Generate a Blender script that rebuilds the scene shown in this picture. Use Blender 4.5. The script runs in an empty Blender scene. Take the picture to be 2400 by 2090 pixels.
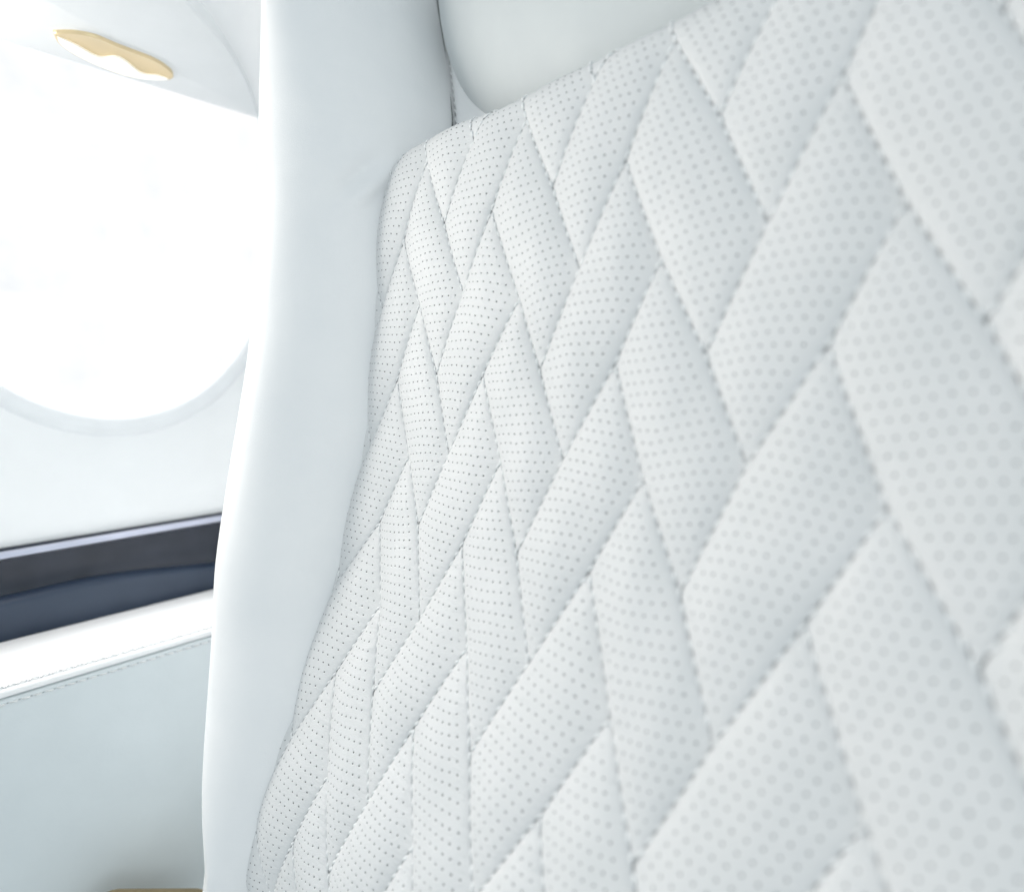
import bpy, bmesh, math, random
import numpy as np
from mathutils import Vector, Matrix

random.seed(7)
SC = bpy.context.scene
COL = SC.collection
RECLINE = math.radians(12.3)          # the seat back leans this far from upright

# ------------------------------------------------------------------ camera
CAM_POS = Vector((0.27546, -0.21117, 0.03966))
FWD = Vector((-0.71867, 0.68794, -0.10124)).normalized()
UPV = Vector((-0.05041, 0.09366, 0.99433))
RGT = FWD.cross(UPV).normalized()
UPV = RGT.cross(FWD).normalized()
cd = bpy.data.cameras.new('camera')
cam = bpy.data.objects.new('camera', cd)
COL.objects.link(cam)
M4 = Matrix((RGT, UPV, -FWD)).transposed().to_4x4()
M4.translation = CAM_POS
cam.matrix_world = M4
cd.sensor_width = 36.0
cd.lens = 0.53663 * 36.0
cd.clip_start = 0.01
cd.clip_end = 50.0
cd.dof.use_dof = True
cd.dof.focus_distance = 0.378
cd.dof.aperture_fstop = 3.1
SC.camera = cam

# ------------------------------------------------------------------ light
world = bpy.data.worlds.new('World')
SC.world = world
world.use_nodes = True
bg = world.node_tree.nodes['Background']
bg.inputs['Color'].default_value = (0.87, 0.96, 1.0, 1)
bg.inputs['Strength'].default_value = 0.78

def area(name, loc, target, sx, sy, energy, col):
    l = bpy.data.lights.new(name, 'AREA')
    l.shape = 'RECTANGLE'
    l.size, l.size_y = sx, sy
    l.energy = energy
    l.color = col
    o = bpy.data.objects.new(name, l)
    COL.objects.link(o)
    o.location = loc
    d = Vector(target) - Vector(loc)
    o.rotation_euler = d.to_track_quat('-Z', 'Y').to_euler()
    return o

# daylight through the window beside the seat, plus two added lamps out of view
area('added_light_forward', (-0.440, -0.45, 0.24), (0.3, -0.40, 0.18), 0.34, 0.46, 5.0, (1.0, 0.94, 0.875))  # unseen lamp added to make the cushion's left side brighter
area('added_fill_across', (1.6, -0.42, 0.25), (-0.15, -0.05, 0.05), 0.9, 0.45, 3.2, (0.88, 0.96, 1.0))  # added fill from the right, lifts the bolster's inner face
area('window_light_beside', (-0.78, -0.14, 0.62), (-0.34, -0.14, -0.18), 0.55, 0.40, 2.2, (1.0, 1.0, 1.0)).data.spread = 1.2

SC.view_settings.view_transform = 'Standard'
SC.view_settings.look = 'None'
SC.view_settings.exposure = -0.05
SC.view_settings.gamma = 1.0
SC.view_settings.use_curve_mapping = False
SC.cycles.use_denoising = True
SC.cycles.max_bounces = 8
SC.cycles.diffuse_bounces = 5

# ------------------------------------------------------------------ materials
class N:
    def __init__(s, name):
        s.m = bpy.data.materials.new(name)
        s.m.use_nodes = True
        s.t = s.m.node_tree
        s.b = s.t.nodes['Principled BSDF']
    def new(s, typ, **kw):
        n = s.t.nodes.new(typ)
        for k, v in kw.items():
            setattr(n, k, v)
        return n
    def link(s, a, b):
        s.t.links.new(a, b)
    def math(s, op, a, b=None, c=None):
        n = s.new('ShaderNodeMath', operation=op)
        for i, v in enumerate((a, b, c)):
            if v is None:
                continue
            if hasattr(v, 'is_output'):
                s.link(v, n.inputs[i])
            else:
                n.inputs[i].default_value = v
        return n.outputs[0]
    def noise(s, scale, detail=3.0, rough=0.5, vec=None):
        n = s.new('ShaderNodeTexNoise')
        n.inputs['Scale'].default_value = scale
        n.inputs['Detail'].default_value = detail
        n.inputs['Roughness'].default_value = rough
        s.link(vec if vec is not None else s.obj(), n.inputs['Vector'])
        return n.outputs['Fac']
    def obj(s):
        if not hasattr(s, '_o'):
            s._o = s.new('ShaderNodeTexCoord').outputs['Object']
        return s._o
    def ramp(s, fac, stops):
        n = s.new('ShaderNodeValToRGB')
        e = n.color_ramp.elements
        while len(e) < len(stops):
            e.new(0.5)
        for el, (p, c) in zip(e, stops):
            el.position = p
            el.color = (*c, 1)
        s.link(fac, n.inputs[0])
        return n.outputs[0]
    def bump(s, height, strength, dist, prev=None):
        n = s.new('ShaderNodeBump')
        n.inputs['Strength'].default_value = strength
        n.inputs['Distance'].default_value = dist
        s.link(height, n.inputs['Height'])
        if prev is not None:
            s.link(prev, n.inputs['Normal'])
        return n.outputs[0]

def leather(name, c0, c1, rough=0.45, grain=0.35, spec=0.35):
    k = N(name)
    mott = k.noise(22, 4)
    k.link(k.ramp(mott, [(0.3, c0), (0.7, c1)]), k.b.inputs['Base Color'])
    vo = k.new('ShaderNodeTexVoronoi')
    vo.feature = 'DISTANCE_TO_EDGE'
    vo.inputs['Scale'].default_value = 900
    k.link(k.obj(), vo.inputs['Vector'])
    g = k.math('ADD', k.math('MULTIPLY', vo.outputs['Distance'], 1.5), k.noise(420, 3))
    nb = k.bump(g, grain, 0.0002)
    nb = k.bump(k.noise(55, 3), 0.25, 0.0012, nb)
    nb = k.bump(k.noise(11, 2), 0.35, 0.006, nb)
    k.link(nb, k.b.inputs['Normal'])
    r = k.new('ShaderNodeMapRange')
    k.link(k.noise(60, 3), r.inputs[0])
    r.inputs[3].default_value = rough - 0.06
    r.inputs[4].default_value = rough + 0.08
    k.link(r.outputs[0], k.b.inputs['Roughness'])
    k.b.inputs['Specular IOR Level'].default_value = spec
    return k.m

W_, H_ = 0.0235, 2.15512              # half-width of one quilt cell in metres, height over width

def perforated():
    """white leather punched with a regular grid of fine holes that stops short of every seam"""
    k = N('perforated_white_leather')
    uv = k.new('ShaderNodeUVMap')
    uv.uv_map = 'cell'
    sx = k.new('ShaderNodeSeparateXYZ')
    k.link(uv.outputs[0], sx.inputs[0])
    ed = k.new('ShaderNodeAttribute')
    ed.attribute_name = 'seam'
    wob = k.new('ShaderNodeTexNoise')
    wob.inputs['Scale'].default_value = 60
    k.link(k.obj(), wob.inputs['Vector'])
    ws = k.new('ShaderNodeSeparateColor')
    k.link(wob.outputs['Color'], ws.inputs[0])
    du = []
    for ax, ch in ((0, 0), (1, 1)):
        j = k.math('MULTIPLY', k.math('SUBTRACT', ws.outputs[ch], 0.5), 0.35)
        t = k.math('ADD', k.math('MULTIPLY', sx.outputs[ax], 9.6), k.math('ADD', j, 0.5))
        f = k.math('SUBTRACT', t, k.math('ROUND', t))
        du.append(k.math('MULTIPLY', f, 1 / 9.6))
    px = k.math('MULTIPLY', k.math('SUBTRACT', du[0], du[1]), W_)
    pz = k.math('MULTIPLY', k.math('ADD', du[0], du[1]), W_ * H_)
    r = k.math('SQRT', k.math('ADD', k.math('MULTIPLY', px, px), k.math('MULTIPLY', pz, pz)))
    inside = k.math('GREATER_THAN', ed.outputs['Fac'], 0.108)
    def disc(r0, r1):
        m = k.new('ShaderNodeMapRange')
        m.interpolation_type = 'SMOOTHSTEP'
        k.link(r, m.inputs[0])
        m.inputs[1].default_value, m.inputs[2].default_value = r0, r1
        m.inputs[3].default_value, m.inputs[4].default_value = 1.0, 0.0
        return k.math('MULTIPLY', m.outputs[0], inside)
    hole = disc(0.00036, 0.00052)
    dimple = disc(0.0002, 0.0012)
    base = k.ramp(k.noise(24, 4), [(0.3, (0.715, 0.72, 0.72)), (0.7, (0.755, 0.755, 0.755))])
    mix = k.new('ShaderNodeMix', data_type='RGBA')
    k.link(hole, mix.inputs[0])
    k.link(base, mix.inputs[6])
    mix.inputs[7].default_value = (0.055, 0.058, 0.062, 1)
    k.link(mix.outputs[2], k.b.inputs['Base Color'])
    vo = k.new('ShaderNodeTexVoronoi')
    vo.feature = 'DISTANCE_TO_EDGE'
    vo.inputs['Scale'].default_value = 850
    k.link(k.obj(), vo.inputs['Vector'])
    nb = k.bump(k.math('ADD', k.math('MULTIPLY', vo.outputs['Distance'], 1.5), k.noise(400, 3)), 0.6, 0.00025)
    # puckers, strongest beside the stitching
    near = k.new('ShaderNodeMapRange')
    k.link(ed.outputs['Fac'], near.inputs[0])
    near.inputs[1].default_value, near.inputs[2].default_value = 0.0, 0.3
    near.inputs[3].default_value, near.inputs[4].default_value = 1.0, 0.12
    mp = k.new('ShaderNodeMapping')
    mp.inputs['Scale'].default_value = (0.35, 1.0, 1.0)
    k.link(k.obj(), mp.inputs['Vector'])
    pk = k.math('MULTIPLY', k.noise(170, 3, 0.55, mp.outputs[0]), near.outputs[0])
    nb = k.bump(pk, 0.8, 0.0018, nb)
    nb = k.bump(k.noise(45, 3), 0.3, 0.0015, nb)
    inv = k.math('SUBTRACT', 1.0, dimple)
    nb = k.bump(inv, 0.7, 0.0004, nb)
    k.link(nb, k.b.inputs['Normal'])
    k.b.inputs['Roughness'].default_value = 0.46
    k.b.inputs['Specular IOR Level'].default_value = 0.35
    return k.m

def plain(name, col, rough=0.5, metal=0.0, var=0.06, bumps=0.1, spec=0.4):
    k = N(name)
    c1 = tuple(min(1, c * (1 + var)) for c in col)
    c0 = tuple(c * (1 - var) for c in col)
    k.link(k.ramp(k.noise(30, 4), [(0.3, c0), (0.7, c1)]), k.b.inputs['Base Color'])
    k.b.inputs['Roughness'].default_value = rough
    k.b.inputs['Metallic'].default_value = metal
    k.b.inputs['Specular IOR Level'].default_value = spec
    k.link(k.bump(k.noise(300, 3), bumps, 0.0003), k.b.inputs['Normal'])
    return k.m

MAT = dict(
    perf=perforated(),
    white=leather('white_leather', (0.86, 0.865, 0.87), (0.89, 0.89, 0.89)),
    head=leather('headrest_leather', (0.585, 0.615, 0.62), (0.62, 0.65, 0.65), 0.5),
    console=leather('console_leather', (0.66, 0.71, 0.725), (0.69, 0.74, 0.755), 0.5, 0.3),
    thread=plain('white_thread', (0.86, 0.87, 0.87), 0.6),
    seam=plain('grey_seam_thread', (0.16, 0.17, 0.17), 0.7),
    needle=plain('needle_hole_shadow', (0.36, 0.37, 0.375), 0.9),
    wall=plain('cabin_lining', (0.91, 0.92, 0.925), 0.55, 0, 0.01, 0.04),
    soffit=plain('soffit_lining', (0.84, 0.86, 0.87), 0.55, 0, 0.015, 0.04),
    navy=leather('navy_vinyl', (0.026, 0.042, 0.075), (0.036, 0.055, 0.092), 0.36, 0.3, 0.5),
    bronze=plain('dark_brown_band', (0.024, 0.030, 0.045), 0.25, 0, 0.2, 0.1),
    steel=plain('brushed_steel', (0.60, 0.625, 0.74), 0.30, 0.35, 0.04, 0.05),
    gold=plain('satin_gold', (0.74, 0.60, 0.37), 0.28, 0.55, 0.05, 0.05),
    tan=leather('tan_leather', (0.27, 0.20, 0.10), (0.34, 0.255, 0.135), 0.5),
    lens=plain('glowing_crescent', (0.95, 0.94, 0.90), 0.3, 0, 0.01, 0.02),  # white crescent stands for window light reflected in the dish
    plastic=plain('white_plastic', (0.90, 0.90, 0.88), 0.35, 0, 0.01, 0.02),
    gasket=plain('window_gasket', (0.87, 0.885, 0.90), 0.6, 0, 0.02, 0.05),
    backing=plain('foam_backing', (0.34, 0.35, 0.35), 0.9),
)
def glass():
    k = N('window_glass')
    tr = k.new('ShaderNodeBsdfTransparent')
    gl = k.new('ShaderNodeBsdfGlossy')
    gl.inputs['Roughness'].default_value = 0.02
    mx = k.new('ShaderNodeMixShader')
    mx.inputs[0].default_value = 0.04
    k.link(tr.outputs[0], mx.inputs[1])
    k.link(gl.outputs[0], mx.inputs[2])
    k.link(mx.outputs[0], k.t.nodes['Material Output'].inputs['Surface'])
    return k.m
def skymat():
    k = N('bright_sky')
    em = k.new('ShaderNodeEmission')
    k.link(k.ramp(k.noise(9.0, 4, 0.6), [(0.3, (0.84, 0.86, 0.88)), (0.7, (1, 1, 1))]), em.inputs['Color'])
    em.inputs['Strength'].default_value = 1.2
    k.link(em.outputs[0], k.t.nodes['Material Output'].inputs['Surface'])
    return k.m
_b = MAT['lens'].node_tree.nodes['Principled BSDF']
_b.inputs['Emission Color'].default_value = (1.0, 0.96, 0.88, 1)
_b.inputs['Emission Strength'].default_value = 0.35  # glow added so the crescent stays white against the soffit
MAT['glass'] = glass()
MAT['sky'] = skymat()

# ------------------------------------------------------------------ helpers
def link(name, me, mat, parent=None, smooth=True):
    if smooth:
        me.polygons.foreach_set('use_smooth', [True] * len(me.polygons))
    me.materials.append(MAT[mat])
    o = bpy.data.objects.new(name, me)
    COL.objects.link(o)
    if parent is not None:
        o.parent = parent
    return o
def mesh(name, verts, faces):
    me = bpy.data.meshes.new(name)
    me.from_pydata([tuple(v) for v in verts], [], faces)
    me.update()
    return me
def tag(o, label=None, cat=None, kind=None, group=None):
    if label: o['label'] = label
    if cat: o['category'] = cat
    if kind: o['kind'] = kind
    if group: o['group'] = group
    return o
def empty(name, loc=(0, 0, 0)):
    o = bpy.data.objects.new(name, None)
    o.empty_display_size = 0.05
    COL.objects.link(o)
    o.location = loc
    return o
def grid_mesh(name, P, flip=False, close=False):
    """P: array (n, m, 3)"""
    n, m = P.shape[:2]
    F = []
    for i in range(n - 1):
        for j in range(m - 1 + (1 if close else 0)):
            j2 = (j + 1) % m
            q = (i * m + j, (i + 1) * m + j, (i + 1) * m + j2, i * m + j2)
            F.append(q[::-1] if flip else q)
    return mesh(name, P.reshape(-1, 3), F)
def catmull(pts, sub):
    pts = [np.array(p, float) for p in pts]
    pts = [2 * pts[0] - pts[1]] + pts + [2 * pts[-1] - pts[-2]]
    out = []
    for i in range(1, len(pts) - 2):
        a, b, c, d = pts[i - 1:i + 3]
        for t in np.linspace(0, 1, sub, endpoint=False):
            out.append(0.5 * (2 * b + (c - a) * t + (2 * a - 5 * b + 4 * c - d) * t * t + (3 * b - a - 3 * c + d) * t ** 3))
    out.append(pts[-2])
    return np.array(out)
def sweep_profile(name, prof, ys, mat, parent, loc_fn=None):
    """prof: list of (x, z) swept along y; capped at both ends"""
    P = np.zeros((len(ys), len(prof), 3))
    for i, y in enumerate(ys):
        for j, (x, z) in enumerate(prof):
            P[i, j] = (x, y, z)
            if loc_fn: P[i, j] = loc_fn(x, y, z, j)
    me = grid_mesh(name, P, close=True)
    bm = bmesh.new(); bm.from_mesh(me)
    bm.verts.ensure_lookup_table()
    m = len(prof)
    bm.faces.new([bm.verts[j] for j in range(m)])
    bm.faces.new([bm.verts[(len(ys) - 1) * m + j] for j in range(m)][::-1])
    bmesh.ops.recalc_face_normals(bm, faces=bm.faces)
    bm.to_mesh(me); bm.free()
    o = link(name, me, mat, parent)
    me.set_sharp_from_angle(angle=math.radians(50))
    return o
def tube(bm, pts, r, seg=6, taper=True):
    """thread along pts with pinched ends"""
    pts = [Vector(p) for p in pts]
    rings = []
    n = len(pts)
    for i, p in enumerate(pts):
        d = (pts[min(i + 1, n - 1)] - pts[max(i - 1, 0)]).normalized()
        s = d.cross(Vector((0, 1, 0)))
        if s.length < 1e-6: s = d.cross(Vector((0, 0, 1)))
        s.normalize(); t = d.cross(s)
        rr = r * (0.45 if taper and i in (0, n - 1) else 1.0)
        rings.append([bm.verts.new(p + s * math.cos(a) * rr + t * math.sin(a) * rr)
                      for a in (2 * math.pi * k / seg for k in range(seg))])
    for a, b in zip(rings[:-1], rings[1:]):
        for k in range(seg):
            bm.faces.new((a[k], a[(k + 1) % seg], b[(k + 1) % seg], b[k]))
    if taper:
        bm.faces.new(rings[0][::-1]); bm.faces.new(rings[-1])
def bm_obj(name, bm, mat, parent=None):
    bmesh.ops.recalc_face_normals(bm, faces=bm.faces)
    me = bpy.data.meshes.new(name)
    bm.to_mesh(me); bm.free()
    return link(name, me, mat, parent)
def sstep(a, b, t):
    t = np.clip((t - a) / (b - a), 0, 1)
    return t * t * (3 - 2 * t)

# ------------------------------------------------------------------ the cabin around the seat
WIN_Y, WIN_Z, WIN_A, WIN_B = -0.098, 0.318, 0.200, 0.300
def wall_x(z):
    return -0.452
wall_root = None
# lining: rings of an oval round the window opening, stretching out to a rectangle
rings, nth = [], 96
Y0, Y1, ZB, ZT = -0.75, 0.75, -0.1005, 0.80
for rho, mode in [(1.03, 0), (1.10, 0), (1.20, 0), (1.30, 0), (1.40, 0), (0.25, 1), (0.5, 1), (0.75, 1), (1.0, 1)]:
    ring = []
    for k in range(nth):
        th = 2 * math.pi * k / nth
        cy, cz = math.cos(th), math.sin(th)
        def ell(r):
            y = WIN_Y + WIN_A * r * cy; z = WIN_Z + WIN_B * r * cz
            return y, max(z, ZB + 0.004 * (1.6 - r))
        if mode == 0:
            y, z = ell(rho)
            t = float(sstep(1.03, 1.40, np.array(rho)))
            x = wall_x(z) - 0.030 * (1 - t)
        else:
            y, z = ell(1.40)
            s = 1e9
            if cy > 1e-6: s = min(s, (Y1 - WIN_Y) / cy)
            if cy < -1e-6: s = min(s, (Y0 - WIN_Y) / cy)
            if cz < -1e-6: s = min(s, (ZB - WIN_Z) / cz)
            if cz > 1e-6: s = min(s, (ZT - WIN_Z) / cz)
            yo, zo = WIN_Y + s * cy, WIN_Z + s * cz
            y = y + (yo - y) * rho; z = z + (zo - z) * rho
            x = wall_x(z)
        ring.append((x, y, z))
    rings.append(ring)
wall = link('cabin_wall', grid_mesh('cabin_wall', np.array(rings), close=True), 'wall')
tag(wall, kind='structure')
# window gasket ring, pane
win = empty('cabin_window', (-0.475, WIN_Y, WIN_Z))
tag(win, 'oval cabin window with pale rounded rim, glowing white with daylight beside the seat', 'window')
sec = [(-0.020, 1.06), (-0.006, 1.055), (0.0, 1.03), (0.001, 1.0), (-0.004, 0.975), (-0.014, 0.965), (-0.026, 0.965)]
P = np.array([[(dx, WIN_A * r * math.cos(2 * math.pi * k / nth), WIN_B * r * math.sin(2 * math.pi * k / nth))
               for k in range(nth)] for dx, r in sec])
link('frame', grid_mesh('frame', P, close=True), 'gasket', win)
bm = bmesh.new()
for x in (-0.022, -0.018):
    vs = [bm.verts.new((x, WIN_A * 0.97 * math.cos(2 * math.pi * k / nth), WIN_B * 0.97 * math.sin(2 * math.pi * k / nth))) for k in range(nth)]
    bm.faces.new(vs)
bm.verts.ensure_lookup_table()
for k in range(nth):
    bm.faces.new((bm.verts[k], bm.verts[(k + 1) % nth], bm.verts[nth + (k + 1) % nth], bm.verts[nth + k]))
pn = bm_obj('pane', bm, 'glass', win)
pn.data.polygons.foreach_set('use_smooth', [False] * len(pn.data.polygons))
sky = link('sky', mesh('sky', [(-1.0, -1.0, -0.7), (-1.0, 0.9, -0.7), (-1.0, 0.9, 1.3), (-1.0, -1.0, 1.3)], [(0, 1, 2, 3)]), 'sky')
tag(sky, kind='structure')

# overhead soffit and the raised service panel with its rounded end
SOF = 0.366
n = 24
P = np.array([[(-0.400 + 0.24 * i / n, -0.45 + 0.85 * j / 6, SOF - 0.001 + 0.03 * (i / n) ** 2) for j in range(7)] for i in range(n + 1)])
tag(link('ceiling', grid_mesh('ceiling', P), 'wall'), kind='structure')
svc = catmull([(-0.20, -0.105), (-0.243, -0.0634), (-0.2578, -0.0488), (-0.274, -0.0328), (-0.3052, -0.0067), (-0.3454, 0.0203), (-0.4028, 0.0504)], 6)
outline = [(-0.402, -0.45), (-0.18, -0.45), (-0.185, -0.25)] + [tuple(p) for p in svc]
bm = bmesh.new()
top = [bm.verts.new((x, y, SOF + 0.012)) for x, y in outline]
low = [bm.verts.new((x, y, SOF - 0.0045)) for x, y in outline]
cxm, cym = -0.30, -0.30
inn = [bm.verts.new((x + (cxm - x) * 0.025, y + (cym - y) * 0.012, SOF - 0.006)) for x, y in outline]
bm.faces.new(inn)
for A, B in ((top, low), (low, inn)):
    for k in range(len(outline)):
        k2 = (k + 1) % len(outline)
        bm.faces.new((A[k], A[k2], B[k2], B[k]))
sp = bm_obj('service_panel', bm, 'soffit')
sp.data.set_sharp_from_angle(angle=math.radians(40))
tag(sp, 'pale grey overhead service panel with rounded end above the window', 'panel')

# oval gold reading lamp set in the panel
rl = empty('reading_light', (0, 0, 0))
tag(rl, 'oval gold recessed fitting with white crescent for reflected window light in the overhead panel', 'light')
out = [(-0.3537, -0.1371), (-0.3416, -0.1232), (-0.3372, -0.1087), (-0.3398, -0.0947), (-0.3412, -0.0799), (-0.3430, -0.0652), (-0.3493, -0.0535), (-0.3592, -0.0458),
       (-0.3697, -0.0471), (-0.3815, -0.061), (-0.3886, -0.0803), (-0.3858, -0.1003), (-0.3786, -0.1196), (-0.3673, -0.1322)]
def plate(name, pts, z0, z1, mat, parent, bev=0.94):
    bm = bmesh.new()
    cx = sum(p[0] for p in pts) / len(pts); cy = sum(p[1] for p in pts) / len(pts)
    a = [bm.verts.new((x, y, z0)) for x, y in pts]
    b = [bm.verts.new((x, y, z1 + 0.0008)) for x, y in pts]
    c = [bm.verts.new((cx + (x - cx) * bev, cy + (y - cy) * bev, z1)) for x, y in pts]
    for A, B in ((a, b), (b, c)):
        for k in range(len(pts)):
            k2 = (k + 1) % len(pts)
            bm.faces.new((A[k], A[k2], B[k2], B[k]))
    bm.faces.new(c)
    o = bm_obj(name, bm, mat, parent)
    o.data.set_sharp_from_angle(angle=math.radians(40))
    return o
osm = [tuple(p) for p in catmull(out + [out[0]], 5)[:-1]]
ccx = sum(p[0] for p in osm) / len(osm); ccy = sum(p[1] for p in osm) / len(osm)
plate('bezel', [(ccx + (x - ccx) * 1.07, ccy + (y - ccy) * 1.04) for x, y in osm], SOF - 0.004, SOF - 0.0070, 'gasket', rl, 0.95)
Q = []
for sc_, dz in ((1.0, -0.0055), (1.0, -0.0096), (0.985, -0.0102), (0.95, -0.0099), (0.85, -0.0092), (0.65, -0.0085), (0.4, -0.0081), (0.02, -0.0080)):
    Q.append([(ccx + (x - ccx) * sc_, ccy + (y - ccy) * sc_, SOF + dz) for x, y in osm])
link('gold_dish', grid_mesh('gold_dish', np.array(Q), close=True), 'gold', rl)
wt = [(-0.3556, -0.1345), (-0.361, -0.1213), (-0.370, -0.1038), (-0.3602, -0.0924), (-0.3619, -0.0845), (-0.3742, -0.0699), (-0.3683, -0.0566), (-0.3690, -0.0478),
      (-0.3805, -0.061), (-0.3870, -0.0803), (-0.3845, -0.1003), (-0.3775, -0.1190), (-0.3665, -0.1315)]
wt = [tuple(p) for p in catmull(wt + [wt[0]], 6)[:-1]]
plate('reflection_crescent', wt, SOF - 0.0074, SOF - 0.0106, 'lens', rl, 0.98)  # window reflection built as a glowing white shape

# dark sill trim under the window
YS = list(np.linspace(-0.75, 0.75, 61))
trim = empty('sill_trim', (-0.45, 0, -0.19))
tag(trim, 'dark navy padded sill trim with thin steel strip below the window', 'trim')
def at(o): # keep world coordinates although the parent sits at its base
    o.matrix_parent_inverse = o.parent.matrix_basis.inverted(); return o
at(sweep_profile('steel_strip', [(-0.46, -0.1000), (-0.4455, -0.1000), (-0.4440, -0.1012), (-0.4440, -0.1066), (-0.4455, -0.1078), (-0.46, -0.1078)], YS, 'steel', trim))
at(sweep_profile('dark_reveal', [(-0.455, -0.0972), (-0.4460, -0.0974), (-0.4460, -0.0999), (-0.455, -0.0999)], YS, 'bronze', trim))
arc = [(-0.470, -0.1082)] + [(-0.4450 - 0.004 * math.sin(math.pi * t), -0.1082 - 0.050 * t) for t in np.linspace(0, 1, 14)] + [(-0.470, -0.1582)]
at(sweep_profile('upper_band', arc, YS, 'bronze', trim))
def pad_fn(x, y, z, j):
    lift = float(np.interp(y, [-0.6, -0.2158, -0.187, -0.156, -0.111, -0.074, -0.03, 0.10], [-0.150, -0.1437, -0.1428, -0.1418, -0.1444, -0.1494, -0.1551, -0.170]))
    k = (z + 0.24) / 0.09
    return (x, y, z + (lift + 0.150) * max(0, min(1, k)))
padp = [(-0.462, -0.24), (-0.462, -0.160)] + [(-0.448 + 0.0155 * math.sin(a), -0.1585 + 0.0085 * math.cos(a)) for a in np.linspace(-0.6, 1.45, 10)] + [(-0.4315, -0.18), (-0.430, -0.24)]
at(sweep_profile('lower_pad', padp, YS, 'navy', trim, pad_fn))

# side console: white padded top over a grey leather side, twin needle seam between
con = empty('side_console', (-0.36, 0, -0.62))
tag(con, 'leather side console below the window, white top over pale blue grey side', 'console')
TOPZ, SIDX = -0.1805, -0.300
tp = [(-0.428, -0.235)] + [(-0.4255, -0.190), (-0.4235, -0.184), (-0.4185, -0.1802)] + [(-0.37, -0.1792)] + \
     [(-0.3115 + 0.0, -0.1795), (-0.3045, -0.1806), (-0.3012, -0.1830), (-0.3006, -0.1856), (-0.3012, -0.1872), (-0.310, -0.1880), (-0.31, -0.235)]
at(sweep_profile('top_pad', tp, YS, 'white', con))
sd = [(-0.40, -0.62), (-0.40, -0.1885), (-0.306, -0.1885), (-0.3010, -0.1888), (-0.2996, -0.1905), (-0.2994, -0.196), (-0.3000, -0.30), (-0.302, -0.62)]
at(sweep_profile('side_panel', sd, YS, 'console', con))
bm = bmesh.new()
nh = bmesh.new()
for (x, z, tx, tz) in ((-0.29915, -0.1918, 0, 0), (-0.3048, -0.1797, 0, 0)):
    y = -0.70
    while y < 0.3:
        L = 0.0056
        wv = 0.0002 * math.sin(y * 90)
        if z < -0.19:
            pts = [(x - 0.0012, y, z + 0.0004), (x + 0.0004, y + 0.0011, z + 0.0002 + wv), (x + 0.0006, y + L / 2, z), (x + 0.0004, y + L - 0.0011, z - 0.0002), (x - 0.0012, y + L, z - 0.0004)]
        else:
            pts = [(x, y, z - 0.0010), (x, y + 0.0011, z + 0.0002), (x, y + L / 2, z + 0.0004), (x, y + L - 0.0011, z + 0.0002), (x, y + L, z - 0.0010)]
        tube(bm, pts, 0.0008, 5)
        e0, e1 = Vector(pts[-1]) + Vector((0.0006, 0, 0.0004)), Vector(pts[-1]) + Vector((0.0006, 0.0017, 0.0004))
        tube(nh, [e0, (e0 + e1) / 2 + Vector((0.0003, 0, 0)), e1], 0.00045, 5)
        y += L + 0.0016
at(tag(bm_obj('stitching', bm, 'thread', con), kind='stuff'))
at(tag(bm_obj('needle_holes', nh, 'needle', con), kind='stuff'))

# tan padded arm end low between console and seat
bm = bmesh.new()
bmesh.ops.create_cube(bm, size=1.0)
bmesh.ops.scale(bm, vec=(0.045, 0.10, 0.07), verts=bm.verts)
bmesh.ops.bevel(bm, geom=bm.edges[:], offset=0.016, segments=5, profile=0.5, affect='EDGES')
arm = bm_obj('arm_pad', bm, 'tan')
arm.location = (-0.252, -0.157, -0.412)
arm.rotation_euler = (math.radians(-35), 0, 0)
tag(arm, 'tan leather arm pad low between the grey console and the seat bolster', 'armrest')

# ------------------------------------------------------------------ the seat
seat = empty('aircraft_seat')
tag(seat, 'white leather cabin seat back with quilted perforated cushion, side bolster and headrest', 'seat')
seat.rotation_euler = (-RECLINE, 0, 0)

S_ = 0.2
EXP = [(2, 0), (1, 1), (0, 2), (3, 0), (2, 1), (1, 2), (0, 3), (4, 0), (0, 4), (2, 2), (3, 1), (1, 3)]
CY = [-0.04713, 0.02492, -0.1613, 0.07835, 0.03908, -0.00166, 0.02115, -0.03318, 0.06198, 0.02114, -0.02796, -0.012]
EX2 = EXP[:7]
CX = [0.00991, -0.01181, -0.00852, -0.01409, -0.01298, 0.00896, 0.01331]
CZ = [0.02146, -0.045, -0.03203, -0.00812, 0.03113, 0.02022, 0.00035]
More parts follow.
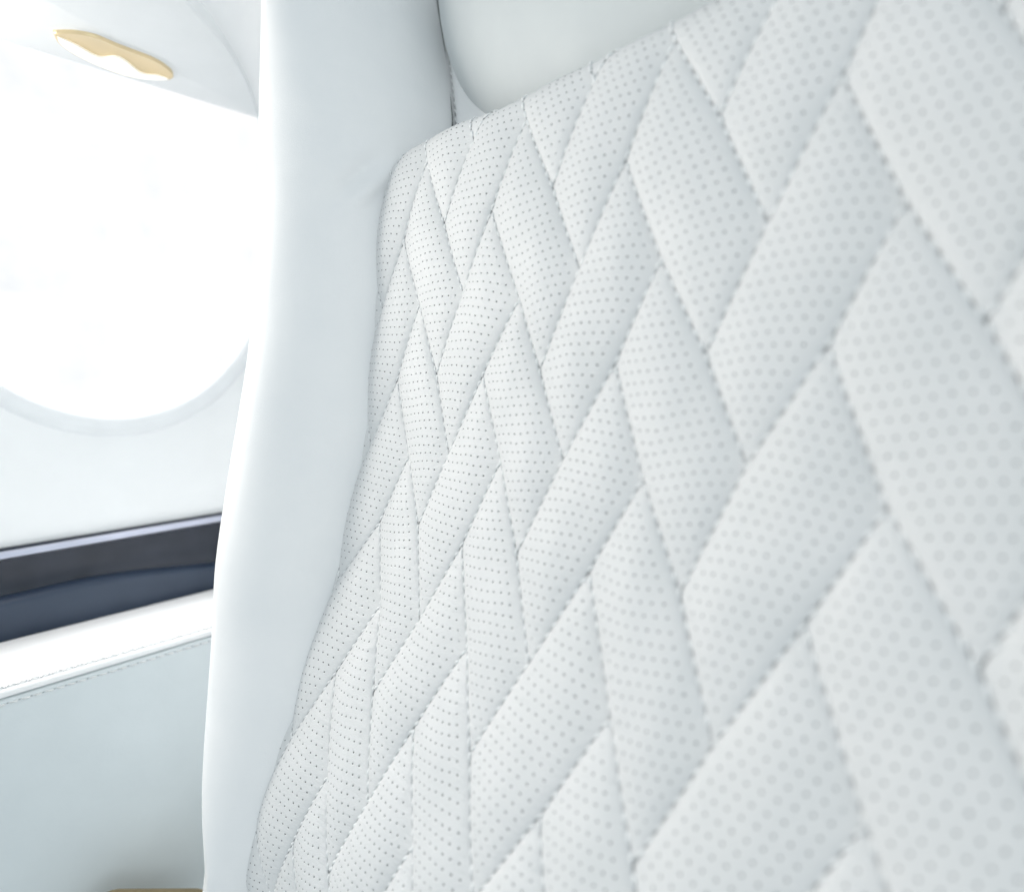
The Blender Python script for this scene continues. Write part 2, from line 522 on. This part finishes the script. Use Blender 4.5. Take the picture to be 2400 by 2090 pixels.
# how far (0.1 mm) each seam crossing strays from the even lattice: u, v, dx, dz
STRAY = [(0, 0, -31, 2), (-1, 0, -8, 21), (-2, 0, 1, 7), (-3, 0, 15, -24), (0, -1, -10, -4), (0, -2, 39, -73), (0, 1, 2, 32), (1, -1, -10, -5), (2, -1, -6, 10),
 (-1, -1, -1, 24), (-1, -2, 0, -6), (-1, -3, 5, -24), (-2, -1, 5, 18), (-3, -1, -19, 23), (-3, 1, 18, -3), (-2, -2, 10, 8), (0, -3, 14, 2), (1, -3, -3, 15),
 (1, -2, -6, 3), (2, -2, -15, 22), (2, -3, 16, 3), (2, -4, -1, -29), (1, -4, 5, -4), (1, -5, -18, -2), (3, -4, 5, 13), (4, -4, -17, 47), (3, -5, 3, 13),
 (3, -6, 6, 1), (4, -6, 2, -33), (4, -5, 11, 4), (4, -3, 0, 14), (2, -5, 0, 37), (5, -6, -7, 28), (5, -5, -6, -61), (5, -4, 3, 10), (5, -3, -15, 17),
 (5, -2, 0, 13), (6, -5, 7, 7), (6, -4, -1, -7), (3, -3, -3, -37), (3, -2, 8, 14), (3, -1, -8, 22), (3, 0, -12, 31), (4, -2, 21, -36), (4, -1, 13, -32),
 (1, 0, 2, -20), (1, 1, 3, -2), (1, 2, -16, 19), (2, 0, 8, -23), (-2, 1, 8, -21), (-2, 2, -4, -2), (-1, 1, 6, -34), (-1, 2, 30, -10), (0, 2, 36, 0),
 (2, 2, -4, -2), (2, 1, -22, -30), (2, 3, -2, 14), (0, 3, -4, 7), (0, 4, -19, 43), (-1, 3, -47, 45), (1, 3, 6, -24), (1, 4, 13, -9), (-1, 4, 23, -64)]
U0, U1, V0, V1 = -14, 18, -20, 16
RES = np.zeros((U1 - U0 + 1, V1 - V0 + 1, 2))
kn = np.array([s[:2] for s in STRAY], float); kd = np.array([s[2:] for s in STRAY], float) * 1e-4
for iu in range(RES.shape[0]):
    for iv in range(RES.shape[1]):
        d2 = ((kn - (iu + U0, iv + V0)) ** 2).sum(1)
        if d2.min() < 0.01:
            RES[iu, iv] = kd[d2.argmin()]
        else:
            wgt = np.exp(-d2 / 1.2)
            RES[iu, iv] = (wgt[:, None] * kd).sum(0) / (wgt.sum() + 0.6)
def surf_y(x, z):
    xc = np.clip(x, -0.14, 0.30); zc = np.clip(z, -0.345, 0.245)
    return sum(c * S_ * (xc / S_) ** a * (zc / S_) ** b for c, (a, b) in zip(CY, EXP))
def lattice(u, v):
    u = np.asarray(u, float); v = np.asarray(v, float)
    x = W_ * (u - v); z = -W_ * H_ * (u + v)
    xs = np.clip(x, -0.2, 0.34); zs = np.clip(z, -0.38, 0.30)
    dx = sum(c * S_ * (xs / S_) ** a * (zs / S_) ** b for c, (a, b) in zip(CX, EX2))
    dz = sum(c * S_ * (xs / S_) ** a * (zs / S_) ** b for c, (a, b) in zip(CZ, EX2))
    fu = np.clip(u - U0, 0, U1 - U0 - 1e-6); fv = np.clip(v - V0, 0, V1 - V0 - 1e-6)
    iu = np.floor(fu).astype(int); iv = np.floor(fv).astype(int)
    a = (fu - iu)[..., None]; b = (fv - iv)[..., None]
    r = RES[iu, iv] * (1 - a) * (1 - b) + RES[np.minimum(iu + 1, RES.shape[0] - 1), iv] * a * (1 - b) + \
        RES[iu, np.minimum(iv + 1, RES.shape[1] - 1)] * (1 - a) * b + RES[np.minimum(iu + 1, RES.shape[0] - 1), np.minimum(iv + 1, RES.shape[1] - 1)] * a * b
    return x + dx + r[..., 0], z + dz + r[..., 1]
# outline of the quilted cushion
XR, ZBOT, RC = 0.37, -0.43, 0.030
def x_left(z):
    return np.interp(z, [-0.43, -0.34, -0.30, -0.22, -0.12, -0.03, 0.04, 0.10, 0.15, 0.19, 0.25],
                     [-0.195, -0.154, -0.139, -0.1295, -0.1275, -0.124, -0.119, -0.1175, -0.1135, -0.1135, -0.110])
def z_top(x):
    return np.interp(x, [-0.12, -0.06, -0.02, 0.02, 0.10, 0.40], [0.225, 0.2255, 0.224, 0.217, 0.2155, 0.216])
def edge(x, z):
    """distance inside the cushion outline, and the outward direction"""
    dl = x - x_left(z); dt = z_top(x) - z; dr = XR - x; db = z - ZBOT
    d = np.minimum(np.minimum(dl, dt), np.minimum(dr, db))
    nx = np.where(d == dl, -1.0, np.where(d == dr, 1.0, 0.0)); nz = np.where(d == dt, 1.0, np.where(d == db, -1.0, 0.0))
    cm = (dl < RC) & (dt < RC)
    ax = RC - dl; az = RC - dt
    rr = np.sqrt(ax ** 2 + az ** 2) + 1e-9
    d = np.where(cm, RC - rr, d); nx = np.where(cm, -ax / rr, nx); nz = np.where(cm, az / rr, nz)
    return d, nx, nz
RR = 0.015
def roll(d):
    q = np.clip(RR - d, 0, RR * 0.9999)
    return RR - np.sqrt(RR ** 2 - q ** 2) + np.where(d <= 0.0, 0.012, 0.0)

base = []
bx = np.linspace(-0.125, XR - 0.006, 40); bz = np.linspace(ZBOT + 0.01, 0.208, 50)
P = np.zeros((40, 50, 3))
for i, x in enumerate(bx):
    xx = np.maximum(x, x_left(bz) + 0.012)
    d, _, _ = edge(xx, bz)
    P[i, :, 0] = xx; P[i, :, 2] = bz
    P[i, :, 1] = surf_y(xx, bz) + roll(np.maximum(d, 0.003)) + 0.0042
quilt = link('quilted_cushion', grid_mesh('quilted_cushion', P, flip=True), 'backing', seat)
quilt['label'] = 'quilted cushion of white perforated leather in herringbone panels'

PUFF = 0.0060
def spaced(n, inset, length):
    t = np.linspace(0, 1, n)
    t = t - 0.115 * np.sin(2 * math.pi * t) * 1.0      # denser beside the seams
    return inset + (length - 2 * inset) * t
rng = np.random.default_rng(5)
def panel(u0, v0, lu, lv):
    nu = 15 if lu == 1 else 29; nv = 15 if lv == 1 else 29
    us = spaced(nu, 0.006, lu); vs = spaced(nv, 0.006, lv)
    A, B = np.meshgrid(us, vs, indexing='ij')
    x, z = lattice(u0 + A, v0 + B)
    d, nx, nz = edge(x, z)
    if d.max() < 0.002: return None
    def across(t):
        p = np.clip(1 - (2 * t - 1) ** 2, 0, 1)
        return 0.66 * p ** 0.85 + 0.34 * p ** 0.30
    def along(t):
        e = np.minimum(t, 2 - t)
        q = np.clip(e / 0.62, 0, 1)
        p = 1 - (1 - q) ** 2
        return 0.66 * p ** 0.85 + 0.34 * p ** 0.30
    pf = across(A) * along(B) if lv == 2 else across(B) * along(A)
    pf = pf * PUFF * (0.93 + 0.14 * rng.random())
    pf = pf * (0.06 + 0.94 * sstep(-0.006, 0.034, d))
    # slow unevenness of the wadding
    ph = rng.random(4) * 6.28
    pf = pf * (1 + 0.05 * np.sin(2.2 * A * math.pi + ph[0]) * np.sin(1.7 * B * math.pi + ph[1]))
    # clip on the outline
    outside = d < 0
    xs = np.where(outside, x + nx * d, x); zs = np.where(outside, z + nz * d, z)
    y = surf_y(xs, zs) + roll(d) - pf
    G = np.stack([xs, y, zs], -1)
    # folded-in lip all round
    E = np.zeros((nu + 2, nv + 2, 3)); E[1:-1, 1:-1] = G
    E[0, 1:-1] = G[0]; E[-1, 1:-1] = G[-1]; E[1:-1, 0] = G[:, 0]; E[1:-1, -1] = G[:, -1]
    E[0, 0] = G[0, 0]; E[0, -1] = G[0, -1]; E[-1, 0] = G[-1, 0]; E[-1, -1] = G[-1, -1]
    m = np.ones((nu + 2, nv + 2), bool); m[1:-1, 1:-1] = False
    E[m, 1] += 0.0032
    UVu = np.pad(A, 1, mode='edge'); UVv = np.pad(B, 1, mode='edge')
    sm = np.minimum(np.minimum(UVu, lu - UVu), np.minimum(UVv, lv - UVv))
    sm = np.minimum(sm, np.pad(np.clip(d, 0, None), 1, mode='edge') / 0.045)
    dd = np.pad(d, 1, mode='edge')
    n, mm = nu + 2, nv + 2
    F = []
    for i in range(n - 1):
        for j in range(mm - 1):
            if max(dd[i, j], dd[i + 1, j], dd[i, j + 1], dd[i + 1, j + 1]) <= 0: continue
            F.append((i * mm + j, (i + 1) * mm + j, (i + 1) * mm + j + 1, i * mm + j + 1))
    used = sorted({a for f in F for a in f})
    if not used: return None
    ix = {a: k for k, a in enumerate(used)}
    V = E.reshape(-1, 3)[used]
    me = mesh('quilted_panel', V, [tuple(ix[a] for a in f) for f in F])
    uvl = me.uv_layers.new(name='cell')
    fu = UVu.reshape(-1)[used]; fv = UVv.reshape(-1)[used]
    for l in me.loops:
        uvl.data[l.index].uv = (fu[l.vertex_index] - lu / 2, fv[l.vertex_index] - lv / 2)
    at_ = me.attributes.new('seam', 'FLOAT', 'POINT')
    at_.data.foreach_set('value', sm.reshape(-1)[used].astype(np.float32))
    bm = bmesh.new(); bm.from_mesh(me)
    bmesh.ops.recalc_face_normals(bm, faces=bm.faces)
    if sum(f.normal.y * f.calc_area() for f in bm.faces) > 0:
        bmesh.ops.reverse_faces(bm, faces=bm.faces)
    bm.to_mesh(me); bm.free()
    return link('quilted_panel', me, 'perf', quilt)
npan = 0
for a in range(-14, 18):
    for j in range(-10, 10):
        # panels leaning one way, then the other: the two courses of the herringbone
        for (u0, v0, lu, lv) in ((2 + a + 4 * j, a, 2, 1), (a, a - 1 + 4 * j, 1, 2)):
            cx, cz = lattice(u0 + lu / 2, v0 + lv / 2)
            if not (-0.22 < cx < 0.44 and -0.50 < cz < 0.32): continue
            if u0 < U0 + 1 or u0 > U1 - 3 or v0 < V0 + 1 or v0 > V1 - 3: continue
            if panel(u0, v0, lu, lv): npan += 1
print('panels', npan)

# stitches along every seam
bm = bmesh.new()
nh = bmesh.new()
PITCH, SL = 0.0066, 0.0050
def stitch_run(ua, va, ub, vb):
    T = np.linspace(0, 1, 240)
    x, z = lattice(ua + (ub - ua) * T, va + (vb - va) * T)
    d, _, _ = edge(x, z)
    y = surf_y(x, z) + roll(d)
    Pp = np.stack([x, y, z], -1)
    s = np.concatenate([[0], np.cumsum(np.linalg.norm(np.diff(Pp, axis=0), axis=1))])
    q = rng.random() * 0.002
    while q + SL < s[-1]:
        ts = [q, q + SL * 0.2, q + SL * 0.5, q + SL * 0.8, q + SL]
        pt = np.array([[np.interp(t, s, Pp[:, c]) for c in range(3)] for t in ts])
        dm = np.interp(q + SL / 2, s, d)
        if dm > 0.002 and -0.42 < pt[2, 2]:
            tg = pt[-1] - pt[0]; tg = tg / np.linalg.norm(tg)
            side = np.array([-tg[2], 0, tg[0]])
            jit = (rng.random() - 0.5) * 0.0003
            offs = [0.0005, 0.00035, 0.0, -0.00035, -0.0005]
            lif = [0.0011, -0.0004, -0.0009, -0.0004, 0.0011]
            pts = [p + side * (o + jit) + np.array([0, l, 0]) for p, o, l in zip(pt, offs, lif)]
            tube(bm, pts, 0.00068, 5)
            g0 = pt[-1] - tg * 0.0002; g1 = pt[-1] + tg * 0.0017
            dn = np.array([0, -0.0002, 0])
            tube(nh, [g0 + dn, (g0 + g1) / 2 + dn * 2.5, g1 + dn], 0.00028, 5)
        q += PITCH * (0.97 + 0.06 * rng.random())
for k in range(-16, 18):
    for j in range(-10, 10):
        for (ua, va, ub, vb) in ((1 + k + 4 * j, k, 4 + k + 4 * j, k), (k, k - 2 + 4 * j, k, k + 1 + 4 * j)):
            cx, cz = lattice((ua + ub) / 2, (va + vb) / 2)
            if -0.22 < cx < 0.36 and -0.46 < cz < 0.32 and U0 < ua < U1 - 3 and V0 < va < V1 - 3:
                stitch_run(ua, va, ub, vb)
tag(bm_obj('stitching', bm, 'thread', quilt), kind='stuff')
tag(bm_obj('needle_holes', nh, 'needle', quilt), kind='stuff')

# side bolster: a rounded wing standing forward of the cushion
LZ = [-0.46, -0.42, -0.344, -0.308, -0.2775, -0.2515, -0.215, -0.178, -0.142, -0.1165, -0.094, -0.065, -0.032, 0.0125, 0.0615, 0.118, 0.173, 0.2445, 0.316, 0.45, 0.56]
LY = [-0.038, -0.043, -0.0525, -0.0595, -0.0645, -0.0675, -0.0705, -0.073, -0.0755, -0.079, -0.0805, -0.080, -0.0795, -0.0785, -0.078, -0.081, -0.0865, -0.0965, -0.1045, -0.118, -0.125]
def lipy(z):
    return float(np.mean([np.interp(z + o, LZ, LY) for o in (-0.02, -0.01, 0, 0.01, 0.02)]))
def inner(z):
    x = float(np.interp(z, [-0.46, -0.36, -0.30, -0.24, -0.19, 0.18, 0.235, 0.273, 0.34, 0.40, 0.48, 0.56], [-0.175, -0.143, -0.121, -0.106, -0.100, -0.097, -0.088, -0.094, -0.118, -0.142, -0.170, -0.19]))
    yp = float(surf_y(np.array(-0.11), np.array(z))) + 0.032
    t = float(sstep(0.16, 0.25, np.array(z)))
    return x, yp * (1 - t) + 0.030 * t
zs = np.linspace(-0.46, 0.56, 220)
secs = []
for z in zs:
    yl = lipy(z) - 0.001
    xi, yi = inner(z)
    xc = min(-0.151, xi - 0.020)
    pts = [(xi - 0.004, yi + 0.012)]
    for t in np.linspace(90, 0, 12):            # broad curve from the seam forward to the lip
        c, q = math.cos(math.radians(t)), math.sin(math.radians(t))
        pts.append((xc + (xi - xc) * q ** 1.0, yi - (yi - yl) * c ** 0.97))
    for t in np.linspace(-12, -90, 7):          # tighter outer side
        c, q = math.cos(math.radians(t)), math.sin(math.radians(t))
        pts.append((xc + 0.046 * q, yl + 0.055 * (1 - c)))
    pts += [(xc - 0.050, yl + 0.10), (xc - 0.048, 0.14)]
    sec = catmull(pts, 9)
    secs.append([(p[0], p[1], z) for p in sec])
P = np.array(secs)
# a soft pinch in the leather beside the cushion's shoulder
for i in range(P.shape[0]):
    for j in range(P.shape[1]):
        x, y, z = P[i, j]
        a, b = (z - 0.190) * 0.8 + (y + 0.030) * 0.6, -(z - 0.190) * 0.6 + (y + 0.030) * 0.8
        g = math.exp(-(a / 0.018) ** 2 - (b / 0.0055) ** 2) - 0.8 * math.exp(-(a / 0.020) ** 2 - ((b + 0.011) / 0.0065) ** 2)
        slow = math.sin(z * 21 + y * 30) * 0.0007 + math.sin(z * 47 - y * 60 + 1.3) * 0.0004
        P[i, j, 0] += 0.0056 * g + slow
bol = link('side_bolster', grid_mesh('side_bolster', P), 'white', seat)
bol['label'] = 'smooth rounded white leather side bolster'

# plain leather back behind the headrest, meeting the bolster in a dark seam
zz = np.linspace(0.10, 0.56, 40)
P = np.zeros((40, 30, 3))
for i, z in enumerate(zz):
    xi, yi = inner(z)
    for j, t in enumerate(np.linspace(0, 1, 30)):
        x = xi + 0.0006 + (0.40 - xi) * t ** 1.6
        P[i, j] = (x, yi + 0.006 * math.exp(-((x - xi) / 0.003) ** 2) - 0.003 * (1 - math.exp(-(x - xi) / 0.02)), z)
link('back_panel', grid_mesh('back_panel', P), 'white', seat)
bm = bmesh.new()
tube(bm, [(inner(z)[0] + 0.0002, inner(z)[1] - 0.0002, z) for z in np.linspace(0.16, 0.56, 60)], 0.0007, 6, False)
bm_obj('seam', bm, 'seam', seat)
bm = bmesh.new()
for z in np.arange(0.20, 0.54, 0.0075):
    a, b = inner(z), inner(z + 0.0058)
    tube(bm, [(a[0] + 0.0062, a[1] - 0.0006, z), (a[0] + 0.0062, a[1] - 0.0016, z + 0.0015), (b[0] + 0.0062, b[1] - 0.0016, z + 0.0043), (b[0] + 0.0062, b[1] - 0.0006, z + 0.0058)], 0.0004, 5)
tag(bm_obj('stitching', bm, 'thread', seat), kind='stuff')

# headrest
HX0, HX1, HZ0, HZ1, HR = -0.134, 0.375, 0.206, 0.56, 0.225
def head_outline(n=160):
    pts = []
    for (cx, cz, a0) in ((HX0 + HR, HZ0 + HR, 180), (HX1 - HR, HZ0 + HR, 270), (HX1 - 0.12, HZ1 - 0.12, 0), (HX0 + 0.12, HZ1 - 0.12, 90)):
        rr = HR if a0 in (180, 270) else 0.12
        for k in range(n // 4):
            a = math.radians(a0 + 90 * k / (n // 4 - 1))
            pts.append((cx + rr * math.cos(a), cz + rr * math.sin(a)))
    return np.array(pts)
ol = head_outline()
cen = np.array([(HX0 + HX1) / 2, (HZ0 + HZ1) / 2])
T, DD, YB = 0.060, 0.100, 0.042
rows = []
for s in [0, 0.004, 0.01, 0.018, 0.028, 0.04, 0.055, 0.075, 0.10, 0.14, 0.20, 0.28, 0.38, 0.5, 0.65, 0.8, 0.92, 1.0]:
    q = ol + (cen - ol) * s
    d = np.linalg.norm(q - ol, axis=1) * 0.82
    prof = np.sqrt(np.clip(1 - (1 - np.clip(d / DD, 0, 1)) ** 2, 0, 1))
    crown = 0.008 * np.clip(d / 0.16, 0, 1)
    rows.append(np.stack([q[:, 0], YB - T * prof - crown, q[:, 1]], -1))
back = rows[0].copy(); back[:, 1] += 0.012
P = np.array([back] + rows)
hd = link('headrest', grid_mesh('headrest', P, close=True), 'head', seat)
hd['label'] = 'plain padded headrest above the quilted cushion'

# unseen shell behind everything, added to keep light from leaking through gaps
bm = bmesh.new()
bmesh.ops.create_cube(bm, size=1.0)
bmesh.ops.scale(bm, vec=(0.60, 0.09, 1.02), verts=bm.verts)
bmesh.ops.bevel(bm, geom=bm.edges[:], offset=0.02, segments=3, profile=0.5, affect='EDGES')
sh = bm_obj('light_block_shell', bm, 'backing', seat)
sh.location = (0.105, 0.105, 0.05)
